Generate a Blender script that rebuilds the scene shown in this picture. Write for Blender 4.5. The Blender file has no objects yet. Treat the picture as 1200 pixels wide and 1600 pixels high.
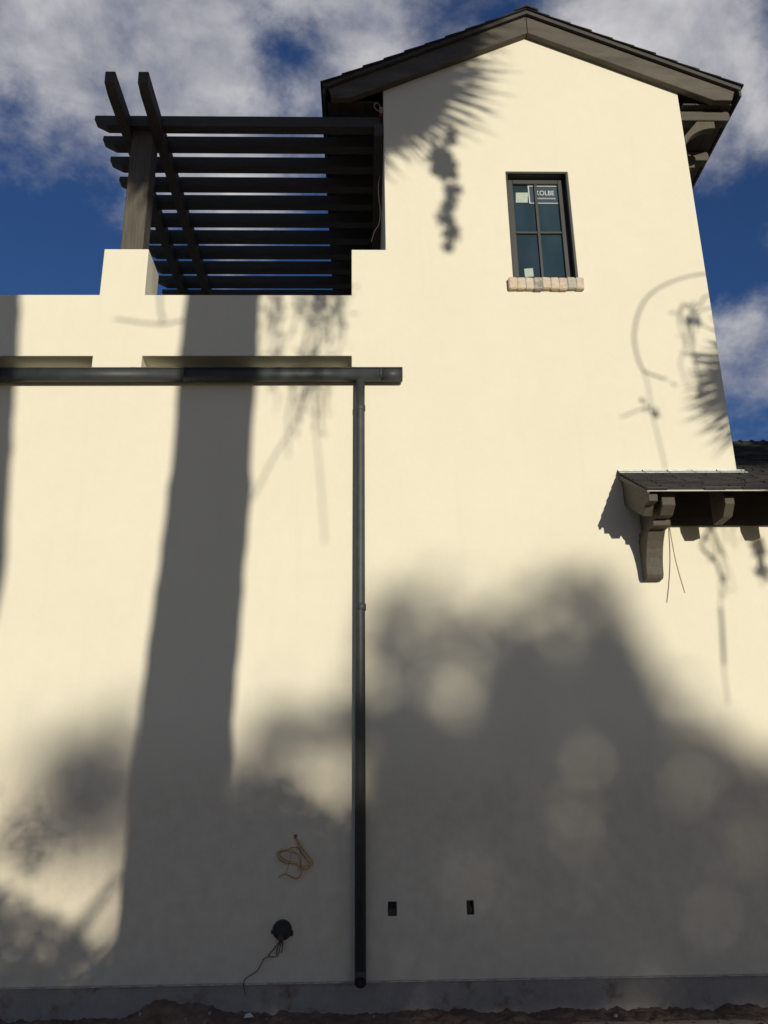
import bpy, bmesh, math, random
from mathutils import Vector, Matrix
random.seed(7)
SC = bpy.context.scene
C = SC.collection
Z0 = 1.742                      # height of the camera's eye above the ground

# ------------------------------------------------------------------ camera
YAW, PITCH, ROLL, FPX, DIST = math.radians(1.49179514), math.radians(19.13579552), math.radians(-0.76390539), 1350.0, 8.8
_f = Vector((math.sin(YAW)*math.cos(PITCH), math.cos(YAW)*math.cos(PITCH), math.sin(PITCH)))
_r = Vector((math.cos(YAW), -math.sin(YAW), 0)); _u = _r.cross(_f)
R_ = _r*math.cos(ROLL)+_u*math.sin(ROLL); U_ = -_r*math.sin(ROLL)+_u*math.cos(ROLL)
cd = bpy.data.cameras.new('camera'); cam = bpy.data.objects.new('camera', cd); C.objects.link(cam)
cd.sensor_fit = 'VERTICAL'; cd.sensor_height = 24; cd.lens = 24*FPX/1600; cd.clip_end = 3000; cd.clip_start = .05
m = Matrix((R_, U_, -_f)).transposed().to_4x4(); m.translation = Vector((0, -DIST, Z0)); cam.matrix_world = m
SC.camera = cam

# ------------------------------------------------------------------ light
SUNDIR = Vector((0.259, -0.811, 0.0931)).normalized()          # towards the sun
EL = math.asin(SUNDIR.z)
SX, SZ = 0.259/0.811, 0.0931/0.811                             # shift of a shadow per metre of depth
w = bpy.data.worlds.new('World'); SC.world = w; w.use_nodes = True
nt = w.node_tree; nt.nodes.clear()
def N(nt, t, **k):
    n = nt.nodes.new(t)
    for a, b in k.items():
        if a in n.inputs.keys() if isinstance(a, str) else False: n.inputs[a].default_value = b
        else: setattr(n, a, b)
    return n
def L(nt, a, b): nt.links.new(a, b)
sky = N(nt, 'ShaderNodeTexSky'); sky.sky_type = 'NISHITA'; sky.sun_disc = False
sky.sun_elevation = EL; sky.sun_rotation = math.atan2(SUNDIR.x, SUNDIR.y)
sky.altitude = 300; sky.air_density = 1.0; sky.dust_density = .6; sky.ozone_density = 3.0
bg = N(nt, 'ShaderNodeBackground'); bg.inputs['Strength'].default_value = 0.115
tint = N(nt, 'ShaderNodeMix', data_type='RGBA', blend_type='MULTIPLY'); tint.inputs[0].default_value = 1
tint.inputs[7].default_value = (.50, .60, .88, 1); L(nt, sky.outputs[0], tint.inputs[6]); L(nt, tint.outputs[2], bg.inputs[0])
tc = N(nt, 'ShaderNodeTexCoord'); sep = N(nt, 'ShaderNodeSeparateXYZ'); L(nt, tc.outputs['Generated'], sep.inputs[0])
def M(nt, op, a, b=None, clamp=False):
    n = nt.nodes.new('ShaderNodeMath'); n.operation = op; n.use_clamp = clamp
    for i, x in enumerate((a, b)):
        if x is None: continue
        if isinstance(x, (int, float)): n.inputs[i].default_value = x
        else: L(nt, x, n.inputs[i])
    return n.outputs[0]
# clouds lie on a level sheet high above: direction divided by its height
zz = M(nt, 'MAXIMUM', sep.outputs[2], 0.06)
cx = M(nt, 'DIVIDE', sep.outputs[0], zz); cy = M(nt, 'DIVIDE', sep.outputs[1], zz)
cmb = N(nt, 'ShaderNodeCombineXYZ'); L(nt, cx, cmb.inputs[0]); L(nt, cy, cmb.inputs[1]); cmb.inputs[2].default_value = 3.1
def noise(nt, vec, scale, detail, rough=.5, dist=0.0, off=None):
    n = N(nt, 'ShaderNodeTexNoise'); n.inputs['Scale'].default_value = scale; n.inputs['Detail'].default_value = detail
    n.inputs['Roughness'].default_value = rough; n.inputs['Distortion'].default_value = dist
    if off:
        a = N(nt, 'ShaderNodeVectorMath'); a.operation = 'ADD'; L(nt, vec, a.inputs[0]); a.inputs[1].default_value = off; vec = a.outputs[0]
    if vec is not None: L(nt, vec, n.inputs['Vector'])
    return n.outputs['Fac']
cmp_ = N(nt, 'ShaderNodeVectorMath'); cmp_.operation = 'MULTIPLY'; L(nt, tc.outputs['Generated'], cmp_.inputs[0]); cmp_.inputs[1].default_value = (1, 1, 1.35)
DV = cmp_.outputs[0]
cov = M(nt, 'ADD', M(nt, 'MULTIPLY', noise(nt, DV, 4.2, 9, .60, .15, (0.3, 1.7, 0)), .62), M(nt, 'MULTIPLY', noise(nt, DV, 11, 7, .6, .2, (4.3, .7, 0)), .38))
# where the larger cloud banks and the clear gaps hang (azimuth measured as x, height as z of the direction)
def ray(px, py): return (_f*FPX + R_*(px-600) - U_*(py-800)).normalized() if False else (_f*0 + (Vector(_f)*FPX + R_*(px-600) - U_*(py-800))).normalized()
acc = cov
for px, py, ang, amt in ((60, 380, 12, -.22), (445, 125, 5, -.15), (330, 90, 12, .12), (130, 110, 12, .17), (640, 90, 9, .12), (1110, 340, 6, -.10), (1195, 50, 5, -.10),
                         (1010, 40, 8, .18), (1160, 500, 8, .015), (1170, 690, 4, -.10), (1150, 190, 5, .12)):
    d = ray(px, py); dt = N(nt, 'ShaderNodeVectorMath'); dt.operation = 'DOT_PRODUCT'
    L(nt, tc.outputs['Generated'], dt.inputs[0]); dt.inputs[1].default_value = d
    mr = N(nt, 'ShaderNodeMapRange'); mr.interpolation_type = 'SMOOTHSTEP'
    mr.inputs[1].default_value = math.cos(math.radians(ang)); mr.inputs[2].default_value = 1.0; mr.inputs[3].default_value = 0; mr.inputs[4].default_value = amt
    L(nt, dt.outputs['Value'], mr.inputs[0]); acc = M(nt, 'ADD', acc, mr.outputs[0])
mr = N(nt, 'ShaderNodeMapRange'); mr.interpolation_type = 'SMOOTHSTEP'
mr.inputs[1].default_value = .43; mr.inputs[2].default_value = .66; L(nt, acc, mr.inputs[0]); cmask = M(nt, 'MULTIPLY', mr.outputs[0], .93)
hz = N(nt, 'ShaderNodeMapRange'); hz.interpolation_type = 'SMOOTHSTEP'; hz.inputs[1].default_value = .05; hz.inputs[2].default_value = .22; L(nt, sep.outputs[2], hz.inputs[0])
cmask = M(nt, 'MULTIPLY', cmask, hz.outputs[0])          # the cloud sheet thins out into the haze at the horizon
cr = N(nt, 'ShaderNodeValToRGB'); cr.color_ramp.elements[0].position = .36; cr.color_ramp.elements[1].position = .76
cr.color_ramp.elements[0].color = (.095, .115, .185, 1); cr.color_ramp.elements[1].color = (.62, .605, .60, 1)
br = noise(nt, DV, 8.5, 9, .58, .2, (5.3, 2.2, 1)); br = M(nt, 'ADD', M(nt, 'MULTIPLY', br, .85), M(nt, 'MULTIPLY', acc, .22)); L(nt, br, cr.inputs[0])
bgc = N(nt, 'ShaderNodeBackground'); bgc.inputs['Strength'].default_value = 1.15; L(nt, cr.outputs[0], bgc.inputs[0])
mx = N(nt, 'ShaderNodeMixShader'); L(nt, cmask, mx.inputs[0]); L(nt, bg.outputs[0], mx.inputs[1]); L(nt, bgc.outputs[0], mx.inputs[2])
wo = N(nt, 'ShaderNodeOutputWorld'); L(nt, mx.outputs[0], wo.inputs[0])

sd = bpy.data.lights.new('sun', 'SUN'); sd.energy = 4.1; sd.angle = math.radians(.53); sd.color = (1.0, .925, .785)
so = bpy.data.objects.new('sun', sd); C.objects.link(so); so.rotation_euler = SUNDIR.to_track_quat('Z', 'Y').to_euler(); so.location = (8, -20, 20)
SC.view_settings.view_transform = 'Standard'; SC.view_settings.look = 'None'; SC.view_settings.gamma = 1
SC.view_settings.exposure = 0; SC.view_settings.use_curve_mapping = False

# ------------------------------------------------------------------ materials
def mat(name, col, rough=.8, var=.0, vscale=3.0, bump=0.0, bscale=60.0, metal=0.0, spec=.5, col2=None, stretch=None, knots=False, perobj=0.0, coat=0):
    mt = bpy.data.materials.new(name); mt.use_nodes = True; t = mt.node_tree
    b = t.nodes['Principled BSDF']; b.inputs['Roughness'].default_value = rough; b.inputs['Metallic'].default_value = metal
    b.inputs['Specular IOR Level'].default_value = spec
    tc = N(t, 'ShaderNodeTexCoord'); vec = tc.outputs['Object']
    if stretch:
        mp = N(t, 'ShaderNodeMapping'); mp.inputs['Scale'].default_value = stretch; L(t, vec, mp.inputs[0]); vec = mp.outputs[0]
    c2 = col2 or tuple(min(1, c*(1+var)) for c in col); c1 = col if col2 else tuple(c*(1-var) for c in col)
    f = noise(t, vec, vscale, 6, .6)
    rp = N(t, 'ShaderNodeValToRGB'); rp.color_ramp.elements[0].position = .3; rp.color_ramp.elements[1].position = .7
    rp.color_ramp.elements[0].color = (*c1, 1); rp.color_ramp.elements[1].color = (*c2, 1); L(t, f, rp.inputs[0])
    out = rp.outputs[0]
    if knots:
        vo = N(t, 'ShaderNodeTexVoronoi'); vo.inputs['Scale'].default_value = 2.3; L(t, vec, vo.inputs['Vector'])
        k = N(t, 'ShaderNodeMapRange'); k.inputs[1].default_value = .02; k.inputs[2].default_value = .13; k.inputs[3].default_value = .35; k.inputs[4].default_value = 1; L(t, vo.outputs['Distance'], k.inputs[0])
        mm = N(t, 'ShaderNodeMix', data_type='RGBA', blend_type='MULTIPLY'); mm.inputs[0].default_value = 1; L(t, out, mm.inputs[6]); L(t, k.outputs[0], mm.inputs[7]); out = mm.outputs[2]
    if perobj:
        oi = N(t, 'ShaderNodeObjectInfo'); k = N(t, 'ShaderNodeMapRange'); k.inputs[3].default_value = 1-perobj; k.inputs[4].default_value = 1+perobj; L(t, oi.outputs['Random'], k.inputs[0])
        mm = N(t, 'ShaderNodeMix', data_type='RGBA', blend_type='MULTIPLY'); mm.inputs[0].default_value = 1; L(t, out, mm.inputs[6]); L(t, k.outputs[0], mm.inputs[7]); out = mm.outputs[2]
    L(t, out, b.inputs['Base Color'])
    if bump:
        bn = N(t, 'ShaderNodeBump'); bn.inputs['Strength'].default_value = bump; bn.inputs['Distance'].default_value = .01
        L(t, noise(t, vec, bscale, 4, .65), bn.inputs['Height']); L(t, bn.outputs[0], b.inputs['Normal'])
    if coat: b.inputs['Coat Weight'].default_value = coat
    return mt

def stucco():
    mt = bpy.data.materials.new('stucco'); mt.use_nodes = True; t = mt.node_tree; b = t.nodes['Principled BSDF']
    b.inputs['Roughness'].default_value = .92; b.inputs['Specular IOR Level'].default_value = .2
    tc = N(t, 'ShaderNodeTexCoord'); v = tc.outputs['Object']
    f1 = noise(t, v, .8, 6, .6); f2 = noise(t, v, 7, 5, .6)
    f = M(t, 'ADD', M(t, 'MULTIPLY', f1, .6), M(t, 'MULTIPLY', f2, .4))
    rp = N(t, 'ShaderNodeValToRGB'); rp.color_ramp.elements[0].position = .35; rp.color_ramp.elements[1].position = .68
    rp.color_ramp.elements[0].color = (.652, .618, .490, 1); rp.color_ramp.elements[1].color = (.680, .645, .512, 1); L(t, f, rp.inputs[0])
    # faint run-down streaks and a browner tone towards the ground
    mp = N(t, 'ShaderNodeMapping'); mp.inputs['Scale'].default_value = (5, 5, .35); L(t, v, mp.inputs[0]); st = noise(t, mp.outputs[0], 1.6, 5, .6)
    k = N(t, 'ShaderNodeMapRange'); k.inputs[1].default_value = .55; k.inputs[2].default_value = .85; k.inputs[3].default_value = 1; k.inputs[4].default_value = .96; L(t, st, k.inputs[0])
    mm = N(t, 'ShaderNodeMix', data_type='RGBA', blend_type='MULTIPLY'); mm.inputs[0].default_value = 1; L(t, rp.outputs[0], mm.inputs[6]); L(t, k.outputs[0], mm.inputs[7])
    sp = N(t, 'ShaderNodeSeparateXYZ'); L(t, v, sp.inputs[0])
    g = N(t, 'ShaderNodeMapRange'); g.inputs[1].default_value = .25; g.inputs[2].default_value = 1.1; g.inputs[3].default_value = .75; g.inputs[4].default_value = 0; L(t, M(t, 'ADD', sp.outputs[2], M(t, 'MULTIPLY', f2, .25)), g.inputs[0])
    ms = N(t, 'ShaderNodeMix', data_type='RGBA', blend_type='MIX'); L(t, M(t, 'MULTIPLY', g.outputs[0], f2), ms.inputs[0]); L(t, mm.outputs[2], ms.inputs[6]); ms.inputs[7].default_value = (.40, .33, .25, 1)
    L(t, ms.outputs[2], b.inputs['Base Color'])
    bn = N(t, 'ShaderNodeBump'); bn.inputs['Strength'].default_value = .35; bn.inputs['Distance'].default_value = .004
    L(t, M(t, 'ADD', noise(t, v, 95, 3, .6), M(t, 'MULTIPLY', noise(t, v, 14, 3, .5), 1.6)), bn.inputs['Height'])
    bn2 = N(t, 'ShaderNodeBump'); bn2.inputs['Strength'].default_value = .5; bn2.inputs['Distance'].default_value = .012
    L(t, noise(t, v, 1.7, 3, .5), bn2.inputs['Height']); L(t, bn.outputs[0], bn2.inputs['Normal']); L(t, bn2.outputs[0], b.inputs['Normal'])
    return mt

def concrete():
    mt = bpy.data.materials.new('concrete'); mt.use_nodes = True; t = mt.node_tree; b = t.nodes['Principled BSDF']
    b.inputs['Roughness'].default_value = .9
    tc = N(t, 'ShaderNodeTexCoord'); v = tc.outputs['Object']
    f = M(t, 'ADD', M(t, 'MULTIPLY', noise(t, v, 1.6, 6, .65), .6), M(t, 'MULTIPLY', noise(t, v, 12, 5, .7), .4))
    rp = N(t, 'ShaderNodeValToRGB'); rp.color_ramp.elements[0].position = .32; rp.color_ramp.elements[1].position = .70
    rp.color_ramp.elements[0].color = (.22, .198, .172, 1); rp.color_ramp.elements[1].color = (.34, .305, .265, 1); L(t, f, rp.inputs[0])
    sp = N(t, 'ShaderNodeSeparateXYZ'); L(t, v, sp.inputs[0])
    # cement slurry runs from the stucco edge
    mp = N(t, 'ShaderNodeMapping'); mp.inputs['Scale'].default_value = (9, 1, .8); L(t, v, mp.inputs[0]); st = noise(t, mp.outputs[0], 1.5, 4, .6)
    top = N(t, 'ShaderNodeMapRange'); top.inputs[1].default_value = .17; top.inputs[2].default_value = .29; top.inputs[3].default_value = -.25; top.inputs[4].default_value = .12; L(t, sp.outputs[2], top.inputs[0])
    k = N(t, 'ShaderNodeMapRange'); k.inputs[1].default_value = .70; k.inputs[2].default_value = .80; L(t, M(t, 'ADD', st, top.outputs[0]), k.inputs[0])
    ms = N(t, 'ShaderNodeMix', data_type='RGBA', blend_type='MIX'); L(t, M(t, 'MULTIPLY', k.outputs[0], .7), ms.inputs[0]); L(t, rp.outputs[0], ms.inputs[6]); ms.inputs[7].default_value = (.50, .47, .43, 1)
    # red soil splashed and banked against the foot
    so_ = N(t, 'ShaderNodeMapRange'); so_.inputs[1].default_value = .02; so_.inputs[2].default_value = .17; so_.inputs[3].default_value = .34; so_.inputs[4].default_value = 0; L(t, sp.outputs[2], so_.inputs[0])
    k2 = N(t, 'ShaderNodeMapRange'); k2.inputs[1].default_value = .88; k2.inputs[2].default_value = 1.0; L(t, M(t, 'ADD', noise(t, v, 2.3, 7, .7), so_.outputs[0]), k2.inputs[0])
    m2 = N(t, 'ShaderNodeMix', data_type='RGBA', blend_type='MIX'); L(t, M(t, 'MULTIPLY', k2.outputs[0], .85), m2.inputs[0]); L(t, ms.outputs[2], m2.inputs[6]); m2.inputs[7].default_value = (.15, .085, .055, 1)
    L(t, m2.outputs[2], b.inputs['Base Color'])
    bn = N(t, 'ShaderNodeBump'); bn.inputs['Strength'].default_value = .6; bn.inputs['Distance'].default_value = .01; L(t, noise(t, v, 30, 5, .7), bn.inputs['Height']); L(t, bn.outputs[0], b.inputs['Normal'])
    return mt

STUCCO = stucco(); CONC = concrete()
WOODX = mat('stained_timber_x', (.070, .060, .044), .72, .22, 6, .5, 14, stretch=(.5, 9, 9), knots=False)
WOODY = mat('stained_timber_y', (.070, .060, .044), .72, .22, 6, .5, 14, stretch=(9, .5, 9))
WOODZ = mat('stained_timber_z', (.078, .067, .048), .72, .25, 6, .5, 14, stretch=(9, 9, .5))
BARGE = mat('stained_barge_board', (.074, .065, .047), .7, .34, 3.2, .4, 10, stretch=(.55, 4, 2.2), knots=True)
WOODP_SHADED = mat('stained_rafter_shaded', (.045, .039, .031), .75, .3, 6, .5, 14, stretch=(.5, 9, 9))  # the post's stain darkened, so shade on the rafters sits in the colour
WOODB_SHADED = mat('stained_beam_shaded', (.048, .042, .033), .75, .3, 6, .5, 14, stretch=(9, .5, 9))  # darker copy of the post's stain, shade painted into beams and ledger
DARKTRIM = mat('dark_trim', (.045, .040, .035), .7, .2, 5, .3, 30)
SHINGLE = mat('shingle', (.022, .021, .019), .9, .35, 25, .9, 160, perobj=.35)
CLAD = mat('window_cladding', (.040, .040, .036), .45, .08, 4)
METAL = mat('painted_gutter_metal', (.037, .042, .042), .55, .25, 6, .10, 20, spec=.4)
FLASH = mat('galvanised_flashing', (.30, .33, .31), .45, .25, 9, .3, 25, metal=.3)
DRIP = mat('drip_edge_metal', (.22, .20, .18), .45, .2, 3, 0, metal=.2)
GLASS = mat('window_glass', (.020, .036, .042), .05, .35, 2.5, .02, 3, spec=.9, stretch=(1, 1, .4))
STICK = mat('sticker_paper', (.36, .42, .36), .8, .08, 20)
SIGNB = mat('sign_blue', (.012, .032, .055), .6, .1, 9)
SIGNW = mat('sign_white', (.42, .48, .44), .7, .05, 9)
BRICKM = [mat('brick_'+n, c, .9, .0, 22, .8, 60, col2=d) for n, c, d in (
    ('peach', (.50, .36, .25), (.60, .54, .42)), ('rose', (.42, .30, .22), (.60, .53, .42)), ('grey', (.16, .15, .145), (.50, .44, .36)),
    ('tan', (.44, .36, .27), (.58, .51, .41)), ('ash', (.34, .32, .27), (.50, .46, .38)))]
BLACK = mat('black_plastic', (.012, .012, .014), .5, .3, 10)
WIREY = mat('yellow_cable', (.46, .24, .035), .5, .35, 12)
WIREB = mat('brown_wire', (.065, .042, .030), .6, .3, 14)
WIREG = mat('grey_cable', (.16, .14, .11), .6, .2, 10)
SOIL = mat('red_soil', (.075, .046, .032), .97, .0, 6, 1.0, 40, col2=(.19, .125, .085))
FARSOIL = mat('ground_soil', (.34, .25, .175), .97, .0, .9, 1.0, 12, col2=(.48, .37, .265))
STONE = mat('pebble', (.26, .22, .19), .9, .3, 12, .5, 40, perobj=.4)
BARK = mat('palm_bark', (.10, .078, .055), .95, .35, 10, 1, 30, stretch=(1, 1, 5))
FROND = mat('palm_frond', (.045, .07, .022), .6, .3, 3, perobj=.25)
DEADF = mat('dead_palm_frond', (.16, .115, .06), .85, .3, 3, perobj=.2)
TBARK = mat('tree_bark', (.09, .07, .05), .95, .3, 9, 1, 25)
LEAF = mat('tree_leaf', (.035, .065, .020), .6, .35, .8)

# ------------------------------------------------------------------ helpers
WORLD_AT = {}
class MB:
    def __init__(s): s.bm = bmesh.new()
    def box(s, x0, x1, y0, y1, z0, z1):
        s.prism([(x0, z0), (x1, z0), (x1, z1), (x0, z1)], y0, y1); return s
    def prism(s, pts, y0, y1):                    # polygon in XZ, pulled along Y
        a = [s.bm.verts.new((x, y0, z)) for x, z in pts]; b = [s.bm.verts.new((x, y1, z)) for x, z in pts]
        s._close(a, b); return s
    def prism_x(s, pts, x0, x1):                  # polygon in YZ, pulled along X
        a = [s.bm.verts.new((x0, y, z)) for y, z in pts]; b = [s.bm.verts.new((x1, y, z)) for y, z in pts]
        s._close(a, b); return s
    def _close(s, a, b):
        n = len(a); s.bm.faces.new(a); s.bm.faces.new(list(reversed(b)))
        for i in range(n): s.bm.faces.new((a[i], b[i], b[(i+1) % n], a[(i+1) % n]))
    def tube(s, pts, r, n=8, cap=True):
        pts = [Vector(p) for p in pts]; rings = []
        up = Vector((0, 0, 1)); prev = None
        for i, p in enumerate(pts):
            t = (pts[min(i+1, len(pts)-1)]-pts[max(i-1, 0)]).normalized()
            if prev is None:
                q = t.cross(up); q = q if q.length > .05 else t.cross(Vector((1, 0, 0)))
            else: q = prev - t*prev.dot(t)
            q.normalize(); prev = q; v = t.cross(q)
            rr = r[i] if isinstance(r, (list, tuple)) else r
            rings.append([s.bm.verts.new(p+(q*math.cos(2*math.pi*k/n)+v*math.sin(2*math.pi*k/n))*rr) for k in range(n)])
        for a, b in zip(rings, rings[1:]):
            for k in range(n): f = s.bm.faces.new((a[k], a[(k+1) % n], b[(k+1) % n], b[k])); f.smooth = True
        if cap: s.bm.faces.new(list(reversed(rings[0]))); s.bm.faces.new(rings[-1])
        return s
    def build(s, name, material, parent=None, origin=None, bevel=0.0, zrel=True, smooth=False):
        bm = s.bm
        if bevel:
            bmesh.ops.recalc_face_normals(bm, faces=bm.faces)
            es = [e for e in bm.edges if len(e.link_faces) == 2 and e.calc_face_angle(0) > math.radians(25)]
            bmesh.ops.bevel(bm, geom=es, offset=bevel, segments=2 if bevel > .008 else 1, affect='EDGES', clamp_overlap=True)
        bmesh.ops.recalc_face_normals(bm, faces=bm.faces)
        if smooth:
            for f in bm.faces: f.smooth = True
        o_ = Vector(origin) if origin else Vector((0, 0, 0))
        for v in bm.verts: v.co = v.co - o_
        me = bpy.data.meshes.new(name); bm.to_mesh(me); bm.free(); me.materials.append(material)
        ob = bpy.data.objects.new(name, me); C.objects.link(ob)
        wp = o_ + Vector((0, 0, Z0 if zrel else 0)); WORLD_AT[ob.name] = wp
        if parent: ob.parent = parent; ob.location = wp - WORLD_AT[parent.name]
        else: ob.location = wp
        return ob
def thing(name, label, cat, loc, group=None, parent=None):
    o = bpy.data.objects.new(name, None); C.objects.link(o); o.empty_display_size = .2
    WORLD_AT[o.name] = Vector(loc)
    if parent: o.parent = parent; o.location = Vector(loc)-WORLD_AT[parent.name]
    else: o.location = loc
    if label: o['label'] = label
    if cat: o['category'] = cat
    if group: o['group'] = group
    return o
def tag(o, label, cat, group=None, kind=None):
    if label: o['label'] = label
    if cat: o['category'] = cat
    if group: o['group'] = group
    if kind: o['kind'] = kind
    return o
def copy(o, loc, parent, rot=None, sc=None):       # loc = new world origin
    c = o.copy(); C.objects.link(c); WORLD_AT[c.name] = Vector(loc); c.parent = parent
    c.location = Vector(loc)-WORLD_AT[parent.name] if parent else loc
    if rot is not None: c.rotation_euler = rot
    if sc is not None: c.scale = sc
    return c
def at(px, py, y=0.0):                             # measured point of the photograph on the plane at depth y (z counted from the eye)
    d = _f*FPX + R_*(px-600) - U_*(py-800); t = (DIST+y)/d.y
    return Vector((d.x*t, y, d.z*t))
def spline(pts, k=6):
    out = []; P = [pts[0]]+list(pts)+[pts[-1]]
    for i in range(1, len(P)-2):
        for j in range(k):
            t = j/k; a, b, c, d = (Vector(q) for q in P[i-1:i+3])
            out.append(.5*((2*b)+(c-a)*t+(2*a-5*b+4*c-d)*t*t+(3*b-3*c+d-a)*t**3))
    out.append(Vector(pts[-1])); return out

# ------------------------------------------------------------------ ground
bm = bmesh.new(); n = 90
xs = [(-1 if i < 0 else 1)*(abs(i)/45)**2.6*600 for i in range(-45, 46)]
ys = [(-1 if i < 0 else 1)*(abs(i)/45)**2.6*600 for i in range(-45, 46)]
from mathutils import noise as mnoise
def gz(x, y):
    if y > -.02: return -.12
    d = math.hypot(x, y)
    b = .035*mnoise.noise(Vector((x*1.3, y*1.3, 0))) + .02*mnoise.noise(Vector((x*4, y*4, 2)))
    return b*min(1, 30/(d+1)) - .012
vg = [[bm.verts.new((x, y-.5, gz(x, y-.5))) for x in xs] for y in ys]
for j in range(n):
    for i in range(n): bm.faces.new((vg[j][i], vg[j][i+1], vg[j+1][i+1], vg[j+1][i])).smooth = True
me = bpy.data.meshes.new('ground'); bm.to_mesh(me); bm.free(); me.materials.append(FARSOIL)
g = bpy.data.objects.new('ground', me); C.objects.link(g); g['kind'] = 'structure'
# a finer bank of red soil along the foot of the wall
bm = bmesh.new(); nx, ny = 420, 26; V = []
def bank(x, t):
    h = .035+.030*mnoise.noise(Vector((x*.9, 5, 0)))+.03*mnoise.noise(Vector((x*3.1, 9, 0)))
    h += .12*math.exp(-((x+1.86)/.16)**2)+.10*math.exp(-((x+1.50)/.26)**2)+.03*mnoise.noise(Vector((x*7, 2, 0)))*math.exp(-((x+1.6)/.5)**2) + .03*math.exp(-((x+.65)/.35)**2)
    return max(.004, h)
for j in range(ny):
    t = j/(ny-1); row = []
    for i in range(nx):
        x = -6+12*i/(nx-1); h = bank(x, t)
        y = .02-(.02+h*1.5+.45)*t
        z = h*(1-min(1, t*1.15))**1.4 + .030*mnoise.noise(Vector((x*9, y*9, 1)))+.026*mnoise.noise(Vector((x*23, y*23, 3)))+.012*mnoise.noise(Vector((x*50, y*50, 3)))*(1 if t > 0 else .3)-.02*t
        row.append(bm.verts.new((x, y, z)))
    V.append(row)
for j in range(ny-1):
    for i in range(nx-1): bm.faces.new((V[j][i], V[j][i+1], V[j+1][i+1], V[j+1][i])).smooth = True
me = bpy.data.meshes.new('soil_bank'); bm.to_mesh(me); bm.free(); me.materials.append(SOIL)
g = bpy.data.objects.new('soil_bank', me); C.objects.link(g); g['kind'] = 'structure'

# ------------------------------------------------------------------ house
XL, XS, XT, XA, XR = -9.0, -.12, .29, 2.215, 4.144
WX0, WX1, WZ0, WZ1 = 1.81, 2.592, 5.955, 7.567
house = thing('house', 'cream stucco house with gabled tower, dark timber trim and low right wing', 'house', (0, 0, 0))
gx = sorted([XL, -6.5, -3.073, -2.546, -2.513, XS, .217, .298, XT, .952, 1.019, WX0, XA, WX1, XR, 9.0])
gy = [0, .09, .16, .28, .40, .53, 4.3, 4.7]
gz_ = [-1.451, -.915, -.793, 3.36, 4.70, 4.775, 4.957, 5.767, WZ0, 6.402, WZ1, 8.45, 9.9]
def solid(x, y, z):
    tower = XT < x < XR and y < 4.7
    if tower:
        if WX0 < x < WX1 and WZ0 < z < WZ1 and y < .16: return False
        if -.915 < z < -.793 and y < .09 and (.217 < x < .298 or .952 < x < 1.019): return False
        return True
    if x > XR: return z < 3.36 and y < 4.3
    if x < XT:
        if .217 < x < .298 and -.915 < z < -.793 and y < .09: return False
        if 4.775 < z < 4.957 and y < .28 and (-6.5 < x < -3.073 or -2.513 < x < XS): return False
        if z < 4.70: return y < 4.7
        if y < .40:
            if z < 5.767: return True
            if XS < x and z < 6.402: return True
        if -3.073 < x < -2.546 and y < .53 and z < 6.402: return True
    return False
bm = bmesh.new(); vc = {}
def vv(i, j, k):
    if (i, j, k) not in vc:
        x, y, z = gx[i], gy[j], gz_[k]
        if k == len(gz_)-1: z = 9.955-.475*abs(x-XA)
        vc[(i, j, k)] = bm.verts.new((x, y, z))
    return vc[(i, j, k)]
def sol(i, j, k):
    if not (0 <= i < len(gx)-1 and 0 <= j < len(gy)-1 and 0 <= k < len(gz_)-1): return False
    return solid((gx[i]+gx[i+1])/2, (gy[j]+gy[j+1])/2, (gz_[k]+gz_[k+1])/2)
for i in range(len(gx)-1):
    for j in range(len(gy)-1):
        for k in range(len(gz_)-1):
            if not sol(i, j, k): continue
            for (a, b, c), q in (((-1, 0, 0), [(0, 0, 0), (0, 0, 1), (0, 1, 1), (0, 1, 0)]), ((1, 0, 0), [(1, 0, 0), (1, 1, 0), (1, 1, 1), (1, 0, 1)]),
                                 ((0, -1, 0), [(0, 0, 0), (1, 0, 0), (1, 0, 1), (0, 0, 1)]), ((0, 1, 0), [(0, 1, 0), (0, 1, 1), (1, 1, 1), (1, 1, 0)]),
                                 ((0, 0, -1), [(0, 0, 0), (0, 1, 0), (1, 1, 0), (1, 0, 0)]), ((0, 0, 1), [(0, 0, 1), (1, 0, 1), (1, 1, 1), (0, 1, 1)])):
                if sol(i+a, j+b, k+c): continue
                bm.faces.new([vv(i+p, j+r, k+s) for p, r, s in q])
mb = MB(); mb.bm = bm
bmesh.ops.dissolve_limit(bm, angle_limit=.001, verts=bm.verts, edges=bm.edges)
bmesh.ops.triangulate(bm, faces=[f for f in bm.faces if len(f.verts) > 4])
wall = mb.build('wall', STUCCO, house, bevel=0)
wall.data.polygons.foreach_set('use_smooth', [False]*len(wall.data.polygons))
bv = wall.modifiers.new('round_corners', 'BEVEL'); bv.width = .014; bv.segments = 3; bv.limit_method = 'ANGLE'; bv.angle_limit = math.radians(40); bv.harden_normals = False
MB().box(XL+.01, 8.99, .012, 4.25, -1.95, -1.452).build('foundation', CONC, house, bevel=.006)
MB().box(XL, 9.0, -.004, .012, -1.462, -1.4515).build('weep_screed', mat('slurry_edge', (.42, .40, .36), .9, .5, 9), house)
# roof terrace floor is the wall mesh; a dark drain apron lies in each slot
for x0, x1 in ((-6.4, -3.03), (-2.55, -.09)):
    MB().prism_x([(-.045, 4.777), (.275, 4.800), (.275, 4.806), (-.045, 4.783)], x0, x1).build('slot_flashing', METAL, house)

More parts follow.
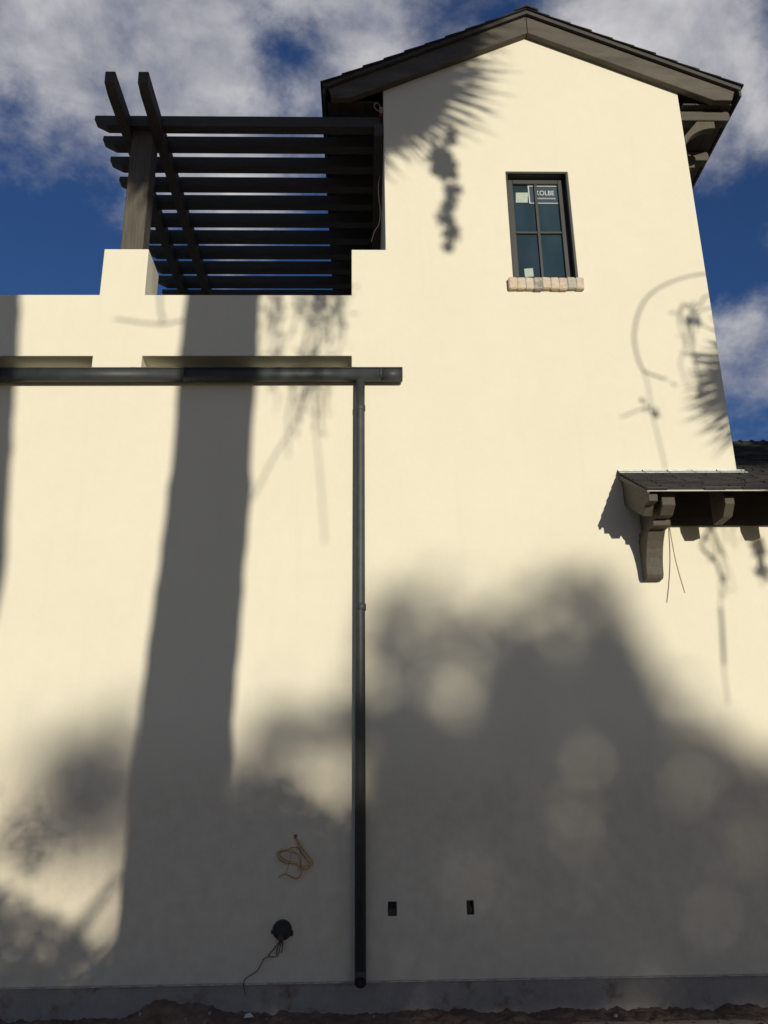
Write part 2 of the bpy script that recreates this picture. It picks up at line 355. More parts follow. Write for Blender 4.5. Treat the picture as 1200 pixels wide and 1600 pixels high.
# main tower roof -----------------------------------------------------------
SL = .475; c_ = 1/math.hypot(1, SL)
roof = thing('tower_roof', None, None, (XA, 0, Z0+10.0), parent=house)
YF, YB = -.145, 4.95; HW = 2.70
def sl(x, top): return top-SL*abs(x-XA)
for s in (-1, 1):
    e = XA+s*HW
    pr = MB().prism([(XA, 10.030), (e, sl(e, 10.030)), (e, sl(e, 10.085)), (XA, 10.085)], YF, YB)
    pr.build('roof_deck', DARKTRIM, roof)
    # barge board with a level cut at its foot
    et = XA+s*2.635; eb = XA+s*2.585; xc = XA+s*(9.745-8.632)/SL
    MB().prism([(XA+s*.003, 10.027), (et, sl(et, 10.027)), (eb, 8.632), (xc, 8.632), (XA+s*.003, 9.745)], -.098, -.002).build('barge_board', BARGE, roof, bevel=.005)
    # trim strip over the barge board
    MB().prism([(XA+s*.002, 10.032), (e, sl(e, 10.032)), (e, sl(e, 10.078)), (XA+s*.002, 10.078)], -.128, -.099).build('rake_trim', DARKTRIM, roof, bevel=.003)
    # eave fascia
    MB().box(min(e, e-s*.03), max(e, e-s*.03), YF+.01, YB, sl(e, 10.03)-.085, sl(e, 10.03)+.005).build('eave_fascia', DARKTRIM, roof, bevel=.003)
    # soffit boards under the eave
    for q in range(4):
        xa = XA+s*(1.99+q*.165); xb = xa+s*.158
        MB().box(min(xa, xb), max(xa, xb), .02, YB-.05, 8.665, 8.685).build('soffit_board', DARKTRIM, roof)
    # shingles: individual, each course lapping the one below
    nc = 10; ex = HW/nc
    for c in range(nc):
        d1 = HW+.03-c*ex; d0 = max(0, d1-ex*1.15); y = YF-.025-random.uniform(0, .01)
        while y < YB:
            wd = random.uniform(.34, .42); y1 = min(YB+.02, y+wd)
            xa, xb = XA+s*d1, XA+s*d0; j = random.uniform(0, .006)
            za, zb = sl(xa, 10.087), sl(xb, 10.087)
            t = .030+j; o = MB().prism([(xa, za+.010), (xb, zb+.002), (xb, zb+.008), (xa, za+t)], y+.004, y1).build('shingle', SHINGLE, roof, origin=((xa+xb)/2, y, za))
            y = y1
for k in range(16):
    y = YF-.03+k*.32
    MB().prism([(XA-.15, 10.055), (XA, 10.127), (XA+.15, 10.055), (XA+.155, 10.075), (XA, 10.153), (XA-.155, 10.075)], y, y+.318).build('ridge_cap', SHINGLE, roof)
# eave brackets on both long sides of the tower
def tower_bracket(s, y):
    w0 = XR if s > 0 else XT
    b = thing('eave_bracket', None, None, (w0, y, Z0+8.48), parent=house)
    X = lambda d: w0+s*(d)
    MB().prism([(X(0), 8.482), (X(.655), 8.482), (X(.685), 8.52), (X(.685), 8.60), (X(.66), 8.625), (X(0), 8.625)], y, y+.14).build('bracket_arm', WOODX, b, bevel=.004)
    arc = [(X(.48), 8.481), (X(.478), 8.376)]
    for i in range(1, 9):
        a = i/9*math.pi/2; arc.append((X(.03+.448*(1-math.sin(a))), 7.965+.411*math.cos(a)))
    arc += [(X(.03), 7.965), (X(0), 7.93), (X(0), 8.17), (X(.25), 8.481)]
    MB().prism(arc, y+.02, y+.12).build('bracket_brace', WOODZ, b, bevel=.003)
for y in (.09, .82, 1.7, 2.6, 3.5): tower_bracket(1, y)

# window ----------------------------------------------------------------------
win = thing('window', None, None, (WX0, .12, Z0+WZ0), parent=house)
fy = -.004
def casing(x0, x1, z0, z1): MB().box(x0, x1, fy, .155, z0, z1).build('casing', CLAD, win, bevel=.003)
casing(WX0+.001, WX1-.001, WZ1-.030, WZ1-.001); casing(WX0+.001, WX0+.020, WZ0, WZ1-.031); casing(WX1-.030, WX1-.001, WZ0, WZ1-.031); casing(WX0+.021, WX1-.031, WZ0, WZ0+.03)
sx0, sx1, sz0, sz1, sy = WX0+.0205, WX1-.031, WZ0+.031, WZ1-.031, .105
for nm, q in (('sash_stile', (sx0, sx0+.080, sz0, sz1)), ('sash_stile', (sx1-.080, sx1, sz0, sz1)), ('sash_rail', (sx0+.0805, sx1-.0805, sz1-.068, sz1)), ('sash_rail', (sx0+.0805, sx1-.0805, sz0, sz0+.10))):
    MB().box(q[0], q[1], sy, .15, q[2], q[3]).build(nm, CLAD, win, bevel=.004)
ix0, ix1, iz0, iz1 = sx0+.080, sx1-.080, sz0+.10, sz1-.068; mxx = (ix0+ix1)/2; mz = iz0+(iz1-iz0)*.475
MB().box(mxx-.018, mxx+.018, sy+.006, .14, iz0, iz1).build('muntin', CLAD, win, bevel=.004)
MB().box(ix0, mxx-.0182, sy+.007, .14, mz-.015, mz+.015).build('muntin', CLAD, win, bevel=.004)
MB().box(mxx+.0182, ix1, sy+.007, .14, mz-.015, mz+.015).build('muntin', CLAD, win, bevel=.004)
for a, b in ((ix0, mxx-.0185), (mxx+.0185, ix1)):
    for c, d in ((iz0, mz-.0155), (mz+.0155, iz1)):
        MB().box(a+.001, b-.001, .138, .145, c+.001, d-.001).build('pane', GLASS, win)
def quad(name, pts, y, m, par, th=.0012):
    return MB().prism(pts, y-th, y).build(name, m, par)
def wp(px, py, y=.137): v = at(px, py, y); return (v.x, v.z)
quad('paper_sticker', [wp(806, 316.5), (wp(824.5, 316.5)), wp(825, 301), wp(806, 301)], .1375, STICK, win)
quad('paper_sticker', [wp(820.5, 433), wp(834, 432), wp(832.5, 419), wp(819, 420)], .1375, STICK, win)
sA, sB = wp(827, 318), wp(874, 290.5)
sg = thing('paper_sign', None, None, (sA[0], .137, Z0+sA[1]), parent=win)
x0, z0, x1, z1 = sA[0], sA[1], sB[0], sB[1]
# paper sign: pale border, blue field, pale letters, tucked behind the muntin
quad('sign_label', [(x0, z0), (x1, z0), (x1-.006, z1), (x0-.004, z1)], .1375, SIGNW, win)
quad('sign_label', [(x0+.016, z0+.012), (x1-.012, z0+.012), (x1-.018, z1-.012), (x0+.012, z1-.012)], .1360, SIGNB, win)
bpy.data.objects.remove(sg)
def text(s, x, z, size, m, y, sx=1.0):
    cu = bpy.data.curves.new('lettering', 'FONT'); cu.body = s; cu.size = size; cu.extrude = .0004; cu.align_x = 'LEFT'; cu.offset = .0008
    ob = bpy.data.objects.new('lettering', cu); C.objects.link(ob)
    dg = bpy.context.evaluated_depsgraph_get(); me = bpy.data.meshes.new_from_object(ob.evaluated_get(dg)); bpy.data.objects.remove(ob)
    for v in me.vertices: a, b, c = v.co; v.co = (a*sx, -c, b)
    me.materials.clear(); me.materials.append(m)
    o = bpy.data.objects.new('lettering', me); C.objects.link(o); o.parent = win; o.location = Vector((x, y, z+Z0))-WORLD_AT[win.name]; return o
text('KOLBE', x0+.085, z0+.125, .100, SIGNW, .1345, .80)
text('WINDOWS & DOORS', x0+.100, z0+.065, .030, SIGNW, .1345, .80)
# tumbled brick sill, one brick after another
bx = 1.742; cols = [0, 0, 1, 1, 3, 2, 3, 0, 3, 1, 4, 4]
nb = 9; bw = (2.640-1.742)/nb
for k in range(nb):
    x0b = bx+k*bw+.001; x1b = bx+(k+1)*bw-.001
    m_ = BRICKM[[0, 1, 3, 2, 3, 0, 1, 4, 3][k]]
    zb = random.uniform(-.006, .006); yb = random.uniform(-.006, .006)
    b = MB().box(x0b, x1b, -.060+yb, .10, 5.818+zb*1.6, 5.978+zb*.3)
    bmesh.ops.recalc_face_normals(b.bm, faces=b.bm.faces)
    bmesh.ops.bevel(b.bm, geom=b.bm.edges[:], offset=.008, segments=2, affect='EDGES')
    for v in b.bm.verts: v.co += Vector([mnoise.noise(v.co*31+Vector((k*7+q*3, 0, 0)))*.005 for q in range(3)])
    b.build('brick', m_, win)
MORTAR = mat('sill_mortar', (.42, .38, .31), .95, .15, 20, .6, 60)
MB().box(bx+.012, 2.63, -.050, .10, 5.838, 5.968).build('mortar_bed', MORTAR, win)

# low wing roof ---------------------------------------------------------------
S2 = .6; EX0 = 2.82
wing = thing('wing_roof', None, None, (EX0, 0, Z0+3.5), parent=house)
def rz(y, t=3.490): return t+S2*y
YE = -.825; YR = 2.12
MB().prism_x([(YE, rz(YE, 3.455)), (-.002, rz(0, 3.455)), (-.002, rz(0)), (YE, rz(YE))], EX0+.02, XR+.01).build('roof_deck', DARKTRIM, wing)
MB().prism_x([(YE, rz(YE, 3.455)), (YR, rz(YR, 3.455)), (2*YR+.9, rz(-.9, 3.455)), (2*YR+.9, rz(-.9)), (YR, rz(YR)), (YE, rz(YE))], XR+.011, 9.3).build('roof_deck', DARKTRIM, wing)
stuff = MB()
ex = .118; j = 0; y = YE-.03
while y < YR-.02:
    x = EX0-.012+random.uniform(0, .05) if y < -.04 else XR+.004
    if j % 2: x -= .0
    yt = y+ex*1.25 if y+ex*1.25 < -.005 or y > -.04 else y+ex*1.25
    first = True
    while x < 9.3:
        wd = random.uniform(.15, .30)
        if first and y < -.04: x = EX0-.012
        x1 = min(9.3, x+wd); lim = (x < XR and y+ex > -.03)
        yb = y+random.uniform(-.020, .010); ye = y+ex*1.3
        if x < XR and ye > -.004: ye = -.004
        if ye > YR: ye = YR
        if x < XR < x1 and y > -.1: x1 = XR
        th = random.uniform(.018, .036)
        if ye-yb > .03:
            pts = [(yb, rz(yb, 3.493)), (ye, rz(ye, 3.492)), (ye, rz(ye, 3.498)), (yb, rz(yb, 3.493)+th)]
            if x < 5.6: MB().prism_x(pts, x+.003, x1-.003).build('shingle', SHINGLE, wing, origin=(x, y, rz(y)))
            else: stuff.prism_x(pts, x+.003, x1-.003)
        x = x1; first = False
    y += ex; j += 1
o = stuff.build('shingle_field', SHINGLE, wing); o['kind'] = 'stuff'
x = XR+.01
while x < 9.2:
    MB().prism_x([(YR-.12, rz(YR-.12)+.012), (YR, rz(YR)+.020), (YR+.12, rz(YR-.12)+.012), (YR+.12, rz(YR-.12)+.032), (YR, rz(YR)+.048), (YR-.12, rz(YR-.12)+.032)], x, x+.155).prism_x([(YR-.12, rz(YR-.12)+.03), (YR, rz(YR)+.04), (YR+.12, rz(YR-.12)+.03), (YR+.12, rz(YR-.12)+.05), (YR, rz(YR)+.068), (YR-.12, rz(YR-.12)+.05)], x+.12, x+.158).build('ridge_cap', SHINGLE, wing)
    x += .16
# step flashing pieces against the tower
x = EX0-.01; k = 0
while x < XR+.06:
    x1 = min(x+.275, XR+.07); t = random.uniform(0, .004)
    MB().prism_x([(-.006, 3.515+t), (-.006, 3.528+t), (-.002, 3.528+t), (-.002, 3.520), (-.085, 3.521-.085*S2), (-.085, 3.516-.085*S2), (-.006, 3.511)], x, x1-.002+.012).build('flashing', FLASH, wing)
    x = x1; k += 1
MB().box(EX0+.0, 9.3, YE-.022, YE-.002, 2.972, 3.012).build('eave_fascia', DARKTRIM, wing, bevel=.002)
MB().box(EX0-.006, 9.3, YE-.034, YE-.0225, 2.960, 2.974).build('drip_edge', DRIP, wing)
MB().prism_x([(YE-.03, rz(YE-.03, 3.485)), (-.004, 3.475), (-.004, 3.415), (YE-.03, rz(YE-.03, 3.485)-.035)], EX0-.006, EX0+.016).build('rake_trim', WOODY, wing, bevel=.002)
# first rafter, with its cut tail
MB().prism_x([(YE+.03, 2.965), (YE+.04, 2.885), (YE+.17, 2.885), (YE+.27, 2.80), (-.45, 2.86), (-.003, 3.12), (-.003, 3.44), (YE+.03, 2.965)][:7], EX0+.025, EX0+.115).build('rafter', WOODY, wing, bevel=.004)
# lookouts with chamfered ends
def lookout(x0, x1, z0=2.79):
    MB().prism_x([(-.70, 2.965), (-.70, 2.885), (-.60, z0), (-.34, z0), (-.34, 3.18), (-.66, 3.04)], x0, x1).build('lookout', WOODY, wing, bevel=.004)
for x in (3.645, 4.30, 4.955, 5.61, 6.265, 6.92, 7.575, 8.23, 8.885): lookout(x, x+.095, 2.775)
MB().box(3.15, 9.2, -.030, -.002, 2.872, 3.36).build('dark_eave_board', WOODX, wing, bevel=.003)  # dark board added on the wall, deepening the band under the eave
# corbel bracket at the corner: two stacked blocks over a curved leg
cb = thing('corbel_bracket', None, None, (3.06, 0, Z0+2.25), parent=house)
MB().prism_x([(-.725, 3.03), (-.725, 2.865), (-.615, 2.79), (-.003, 2.79), (-.003, 3.3), (-.4, 3.2)], 2.995, 3.130).build('corbel_block', WOODY, cb, bevel=.006)
MB().prism_x([(-.49, 2.788), (-.49, 2.745), (-.485, 2.725), (-.003, 2.725), (-.003, 2.788)], 2.965, 3.145).build('corbel_block', WOODY, cb, bevel=.005)
leg = [(-.003, 2.722), (-.475, 2.722), (-.465, 2.69), (-.26, 2.66)]
for i in range(1, 9):
    a = i/8*math.pi/2; leg.append((-.26+.13*math.sin(a), 2.66-.36*(1-math.cos(a))))
leg = [(-.003, 2.722), (-.35, 2.722), (-.31, 2.68), (-.265, 2.63), (-.22, 2.56), (-.18, 2.47), (-.155, 2.38), (-.145, 2.30), (-.115, 2.262), (-.003, 2.255)]
MB().prism_x(leg, 2.955, 3.135).build('corbel_leg', WOODZ, cb, bevel=.006)

# gutter ----------------------------------------------------------------------
gut = thing('gutter', None, None, (-2, -.1, Z0+4.7), parent=house)
def gut_profile(r, cy, ct, bead=True):
    pts = []
    for i in range(15):
        a = math.pi*i/14; pts.append((cy+r*math.cos(a)*1.0, ct-.055-r*math.sin(a)*.98))
    return [(cy+r, ct)]+pts+[(cy-r, ct)]
def gutter_mesh(x0, x1, r=.074, th=.004, cy=-.088, ct=4.712):
    out = gut_profile(r, cy, ct); inn = gut_profile(r-th, cy, ct); mb = MB(); bm = mb.bm
    A = []
    for x in (x0, x1): A.append(([bm.verts.new((x, y, z)) for y, z in out], [bm.verts.new((x, y, z)) for y, z in inn]))
    k = len(out)
    for i in range(k-1):
        f = bm.faces.new((A[0][0][i], A[0][0][i+1], A[1][0][i+1], A[1][0][i])); f.smooth = True
        f = bm.faces.new((A[0][1][i+1], A[0][1][i], A[1][1][i], A[1][1][i+1])); f.smooth = True
    for i in (0, k-1): bm.faces.new((A[0][0][i], A[1][0][i], A[1][1][i], A[0][1][i]))
    for q in (0, 1):
        for i in range(k-1): bm.faces.new((A[q][0][i], A[q][1][i], A[q][1][i+1], A[q][0][i+1]))
    return mb
GX1 = .452
for x0, x1 in ((-9, -4.03), (-4.028, -2.0), (-1.998, .21), (.212, GX1-.004)):
    gutter_mesh(x0, x1).build('trough', METAL, gut)
MB().tube([(-9, -.166, 4.712), (GX1, -.166, 4.712)], .009, 8).build('gutter_bead', METAL, gut)
pr = gut_profile(.076, -.088, 4.717)
MB().prism_x(pr, GX1-.004, GX1+.003).build('end_cap', METAL, gut, bevel=.001)
for x in (-6, -4.03, -1.999, .211):
    gutter_mesh(x-.012, x+.012, r=.080, ct=4.720, th=.005).build('gutter_clip', METAL, gut)
for x in (-5.2, -3.03, -2.55, -.10, -1.3):
    MB().box(x-.03, x+.03, -.165, -.003, 4.716, 4.724).build('gutter_strap', METAL, gut)

# downpipe ----------------------------------------------------------------------
dp = thing('downpipe', None, None, (-.035, -.088, Z0-1.4), parent=house)
PX, PY, PR = -.033, -.086, .052
MB().tube([(PX+.012, PY, 4.61), (PX+.008, PY, 4.2), (PX, PY, 1.9), (PX-.008, PY, -1.372)], PR, 28, True).build('pipe', METAL, dp)
for z in (4.25, 1.99):
    MB().tube([(PX+.002+.002*z, PY, z-.035), (PX+.002+.002*z, PY, z-.031), (PX+.002+.002*z, PY, z+.031), (PX+.002+.002*z, PY, z+.035)], [PR+.001, PR+.005, PR+.005, PR+.001], 28).build('coupling', METAL, dp)
    MB().box(PX-.02, PX+.02, PY+.03, -.002, z-.012, z+.012).build('pipe_strap', METAL, dp)
# shoe: a short bend that throws the water out, with a black plug painting in the shade of its mouth
arc = [(PX-.008, PY, -1.355), (PX-.008, PY-.001, -1.37), (PX-.008, PY-.012, -1.40), (PX-.008, PY-.035, -1.425), (PX-.008, PY-.065, -1.436)]
sh = MB(); sh.tube(arc, PR+.0005, 28, False); inner = MB()
sh.build('pipe_shoe', METAL, dp)
MB().tube([arc[3], (PX-.008, PY-.060, -1.435)], PR-.001, 28).build('pipe_mouth_dark', BLACK, dp)

# ------------------------------------------------------------------ pergola
pg = thing('pergola', 'dark stained timber pergola on the roof terrace beside the tower', 'pergola', (-2.81, .31, Z0+6.402))
pz0, pz1 = 6.403, 8.43
MB().box(-2.942, -2.672, .172, .44, pz0, pz1).build('post', WOODZ, pg, bevel=.008)
o = MB().box(-2.942, -2.672, .172, .44, pz0, pz1).build('post', WOODZ, pg, bevel=.008); o.location.y += 3.6; o.location.z -= .2
# beams in pairs either side of the posts
for x0, x1 in ((-3.066, -2.945), (-2.669, -2.548)):
    MB().prism_x([(-.665, 8.445), (-.655, 8.28), (-.50, 8.24), (4.55, 8.24), (4.55, 8.445)], x0, x1).build('beam', WOODB_SHADED, pg, bevel=.005)
MB().box(.17, .286, .03, 4.5, 8.14, 8.33).build('ledger', WOODB_SHADED, pg, bevel=.005)
rf = MB().prism([(-3.41, 8.50), (-3.415, 8.43), (-3.25, 8.335), (.262, 8.335), (.262, 8.50)], .09, .228).build('rafter', WOODP_SHADED, pg, origin=(-1.5, .09, 8.4), bevel=.005)
for k, y in enumerate((  .445, .825, 1.22, 1.595, 2.0, 2.395, 2.785, 3.19, 3.60, 4.0, 4.38)):
    copy(rf, (-1.5+random.uniform(-.012, .012), y, Z0+8.4+random.uniform(-.003, .003)), pg)

# ------------------------------------------------------------------ small things on the wall
def wire(parent, name, pts, r, m, k=6): return MB().tube(spline(pts, k), r, 6).build(name, m, parent)
def P(px, py, y): v = at(px, py, y); return (v.x, v.y, v.z)
# yellow cable coil
q = at(462, 1305)
cc = thing('cable_coil', 'coil of yellow cable tied up and hanging from the stucco', 'cable', (q.x, 0, q.z+Z0))
wire(cc, 'cable', [P(462, 1305, .01), P(463, 1309, -.02), P(467, 1317, -.025), P(475, 1329, -.03), P(484, 1340, -.03), P(489, 1348, -.03), P(486, 1352, -.03), P(478, 1353, -.035), P(471, 1354, -.04), P(462, 1350, -.035), P(450, 1349, -.03),
             P(441, 1346, -.03), P(435, 1340, -.03), P(434, 1334, -.03), P(437, 1330, -.03), P(446, 1329, -.035), P(456, 1332, -.04), P(465, 1335, -.04), P(468, 1342, -.04), P(470, 1354, -.045), P(471, 1362, -.04), P(468, 1370, -.035), P(462, 1373, -.03), P(455, 1370, -.03), P(447, 1366, -.03), P(441, 1367, -.03), P(435, 1371, -.03)], .0055, WIREY)
wire(cc, 'cable', [P(463, 1307, .0), P(466, 1320, -.02), P(471, 1331, -.02), P(479, 1342, -.02), P(484, 1350, -.02), P(483, 1356, -.025), P(476, 1358, -.03), P(470, 1355, -.04), P(460, 1347, -.04), P(448, 1345, -.04), P(440, 1340, -.04),
             P(437, 1335, -.04), P(440, 1331, -.04), P(452, 1327, -.04), P(460, 1331, -.045), P(467, 1338, -.045), P(470, 1352, -.045)], .0055, WIREY)
wire(cc, 'tie_wire', [P(452, 1326, -.03), P(458, 1324, -.03), P(466, 1325, -.03), P(470, 1333, -.05), P(470, 1354, -.05), P(465, 1360, -.04)], .0025, BLACK)
wire(cc, 'tie_wire', [P(455, 1334, -.03), P(453, 1345, -.05), P(448, 1360, -.03), P(447, 1366, -.03)], .002, BLACK)
MB().box(q.x-.012, q.x+.012, -.012, .01, q.z-.03, q.z+.006).build('wall_clip', WIREB, cc)
# round conduit stub with wires
q = at(441, 1453)
cs = thing('conduit_stub', 'black round conduit stub in the wall with loose brown wires hanging out', 'conduit', (q.x, 0, q.z+Z0))
r0 = .082
ring = MB(); bm = ring.bm
def circ(r, y, n=28, sq=1): return [bm.verts.new((q.x+r*math.cos(2*math.pi*i/n), y, q.z+r*math.sin(2*math.pi*i/n)*sq)) for i in range(n)]
a, b, c, d = circ(r0+.008, -.001), circ(r0, -.035), circ(r0-.012, -.035), circ(r0-.014, .03)
for u_, v_ in ((a, b), (b, c), (c, d)):
    for i in range(28): bm.faces.new((u_[i], u_[(i+1) % 28], v_[(i+1) % 28], v_[i]))
ring.build('conduit_ring', BLACK, cs, smooth=False)
MB().tube([(q.x, -.006, q.z), (q.x, -.003, q.z)], r0-.012, 28).build('conduit_core', BLACK, cs)
for s in (-1, 1): MB().box(q.x+s*.088-.012, q.x+s*.088+.012, -.02, -.001, q.z-.03-(s > 0)*.02, q.z-.002).build('conduit_tab', BLACK, cs, bevel=.002)
for pts, r in (([P(441, 1455, .0), P(440, 1464, -.05), P(437, 1471, -.05), P(433, 1476, -.04), P(428, 1483, -.03), P(422, 1490, -.025), P(419, 1495, -.02)], .005),
               ([P(443, 1456, .0), P(441, 1466, -.055), P(436, 1476, -.04), P(433, 1484, -.04), P(432, 1492, -.03)], .0055),
               ([P(445, 1458, .0), P(442, 1468, -.06), P(441, 1480, -.05), P(440, 1489, -.05)], .005),
               ([P(438, 1456, .0), P(440, 1470, -.06), P(437, 1482, -.04), P(435, 1491, -.035), P(430, 1495, -.03), P(420, 1495, -.025), P(413, 1498, -.02), P(409, 1505, -.02), P(404, 1514, -.02), P(398, 1520, -.02), P(388, 1526, -.02), P(382, 1532, -.02), P(381, 1542, -.02), P(384, 1556, -.03)], .0042)):
    wire(cs, 'loose_wire', pts, r, WIREB)
MB().tube([P(437, 1462, -.045), P(439, 1472, -.05)], .018, 10).build('wire_sleeve', WIREB, cs)
# two open outlet boxes
for (x0, x1, lab) in ((.217, .298, 'rough dark outlet opening with grey box, nearer the downpipe'), (.952, 1.019, 'rough dark outlet opening with a loose wire inside, farther right from the downpipe')):
    ob = thing('outlet_box', lab, 'outlet', (x0, 0, Z0-.913), group='open outlet boxes low on the wall')
    MB().box(x0+.004, x1-.004, .070, .084, -.910, -.798).build('box_back', BLACK, ob)
    for a_, b_ in ((x0+.0035, x0+.010), (x1-.010, x1-.0035)): MB().box(a_, b_, .004, .0695, -.910, -.798).build('box_side', BLACK, ob)
    MB().box(x0+.0105, x1-.0105, .004, .0695, -.910, -.902).build('box_side', BLACK, ob)
    xm = (x0+x1)/2
    if x0 < .5:
        o = MB().box(x0-.004, x1-.012, .0, .03, -.915, -.85).build('box_cover', BLACK, ob, bevel=.006)
    wire(ob, 'loose_wire', [(xm, .06, -.82), (xm-.006, .02, -.84), (xm+.008, .005, -.87), (xm-.004, .015, -.90)], .0035, WIREG)
# cables left hanging behind the corbel
q = at(1046, 835)
hc = thing('hanging_cable', 'thin tan cable tail hanging below the low eave beside the corbel', 'cable', (q.x, 0, q.z+Z0))
wire(hc, 'loose_wire', [P(1046, 822, -.012), P(1048, 835, -.03), P(1051, 852, -.05), P(1056, 877, -.10), P(1063, 903, -.19), P(1070, 926, -.29)], .0055, mat('tan_cable', (.34, .26, .16), .6, .1))
# junction box and cable on the shaded side of the tower
jb = thing('junction_box', 'small reddish junction fitting under the left eave of the tower', 'junction box', (.27, .12, Z0+8.6))
MB().box(.235, .288, .02, .085, 8.50, 8.60).build('box_body', mat('rusty_fitting', (.30, .16, .13), .8, .3, 12), jb, bevel=.006)
wire(jb, 'loose_wire', [(.26, .03, 8.60), (.21, .00, 8.64), (.17, .0, 8.60), (.20, .01, 8.54), (.24, .02, 8.52)], .010, WIREG)
tc_ = thing('side_cable', 'thin grey cable hanging in the dark gap left of the tower', 'cable', (.24, .1, Z0+7.2))
wire(tc_, 'loose_wire', [P(594, 275, .10), P(591, 290, .10), P(592, 310, .10), P(594, 330, .10), P(592, 350, .10), P(585, 362, .08), P(580, 378, .06)], .004, WIREB)

# ------------------------------------------------------------------ debris at the foot of the wall
pebm = []
for k in range(3):
    b = MB(); bmesh.ops.create_icosphere(b.bm, subdivisions=2, radius=1)
    for v in b.bm.verts: v.co *= 1+.35*mnoise.noise(v.co*1.3+Vector((k*9, 0, 0)))
    o = b.build('pebble', STONE, None, zrel=False, smooth=False); pebm.append(o.data); bpy.data.objects.remove(o)
for k in range(16):
    x = random.uniform(-4.2, 4.4) if k > 5 else random.gauss(-1.2, .8); y = -random.uniform(.06, .42)
    o = bpy.data.objects.new('pebble', random.choice(pebm)); C.objects.link(o); s = random.uniform(.008, .022)
    h = bank(x, 0); t = min(1, (.02-y)/(.02+h*1.5+.45)); o.location = (x, y, h*(1-min(1, t*1.15))**1.4)
    o.scale = (s*1.2, s, s*.8); o.rotation_euler = (random.random()*3, random.random()*3, random.random()*3)
    tag(o, 'small stone lying on the red soil at the foot of the wall', 'stone', 'small stones along the foot of the wall')
sc_ = at(388, 1588, -.12)
o = MB().prism([(sc_.x-.04, sc_.z-.01), (sc_.x+.05, sc_.z-.004), (sc_.x+.02, sc_.z+.03), (sc_.x-.02, sc_.z+.022)], -.14, -.125).build('paper_scrap', mat('scrap_paper', (.55, .55, .52), .8, .1), None, origin=(sc_.x, -.13, sc_.z), bevel=.002)
tag(o, 'pale crumpled scrap lying on the soil below the hanging wires', 'litter')
for px, lab in ((365, 'dry twig on the soil just left of the pale scrap'), (448, 'dry twig on the soil right of the pale scrap')):
    a = at(px, 1590, -.12); o = MB().tube(spline([(a.x, -.11, a.z), (a.x+.05, -.13, a.z+.035), (a.x+.11, -.12, a.z+.02), (a.x+.17, -.13, a.z+.05)], 4), .0035, 5).build('dry_twig', WIREG, None, origin=tuple(a))
    tag(o, lab, 'twig', 'dry twigs on the soil bank')

# ------------------------------------------------------------------ palms behind the photographer, whose shadows fall on the wall
def to_tree(X, z, D): return Vector((X+SX*D, -D, z+Z0+SZ*D))       # point at distance D whose shadow falls at (X, z) on the wall
def frond_mesh(name, m, petiole, fan, nleaf, spread, droop, width):
    mb = MB(); bm = mb.bm; pts = []
    for i in range(7):
        t = i/6; pts.append(Vector((petiole*t, 0, -droop*.35*petiole*t*t)))
    mb.tube(pts, [.022-.012*i/6 for i in range(7)], 5)
    base = pts[-1]
    for k in range(nleaf):
        a = (k/(nleaf-1)-.5)*spread+random.uniform(-.03, .03); ln = fan*(1-.35*abs(a)/(spread/2))*random.uniform(.9, 1.05)
        d = Vector((math.cos(a), math.sin(a), 0)); s = Vector((-math.sin(a), math.cos(a), .25))
        prev = None
        for i in range(5):
            t = i/4; c = base+d*ln*t+Vector((0, 0, -droop*ln*(.25*t+.75*t*t*t))); wv = width*(.35+1.0*t if t < .5 else .85*(1-t)*2+.02)
            r = (bm.verts.new(c-s*wv), bm.verts.new(c+s*wv))
            if prev: bm.faces.new((prev[0], prev[1], r[1], r[0]))
            prev = r
    o = mb.build(name, m, None, zrel=False); me = o.data; bpy.data.objects.remove(o); return me
FM = [frond_mesh('frond', FROND, .95, 1.0, 26, 3.6, .35+.15*k, .038) for k in range(3)]
DM = [frond_mesh('dead_frond', DEADF, .7, .95, 20, 2.4, .8, .034) for k in range(2)]
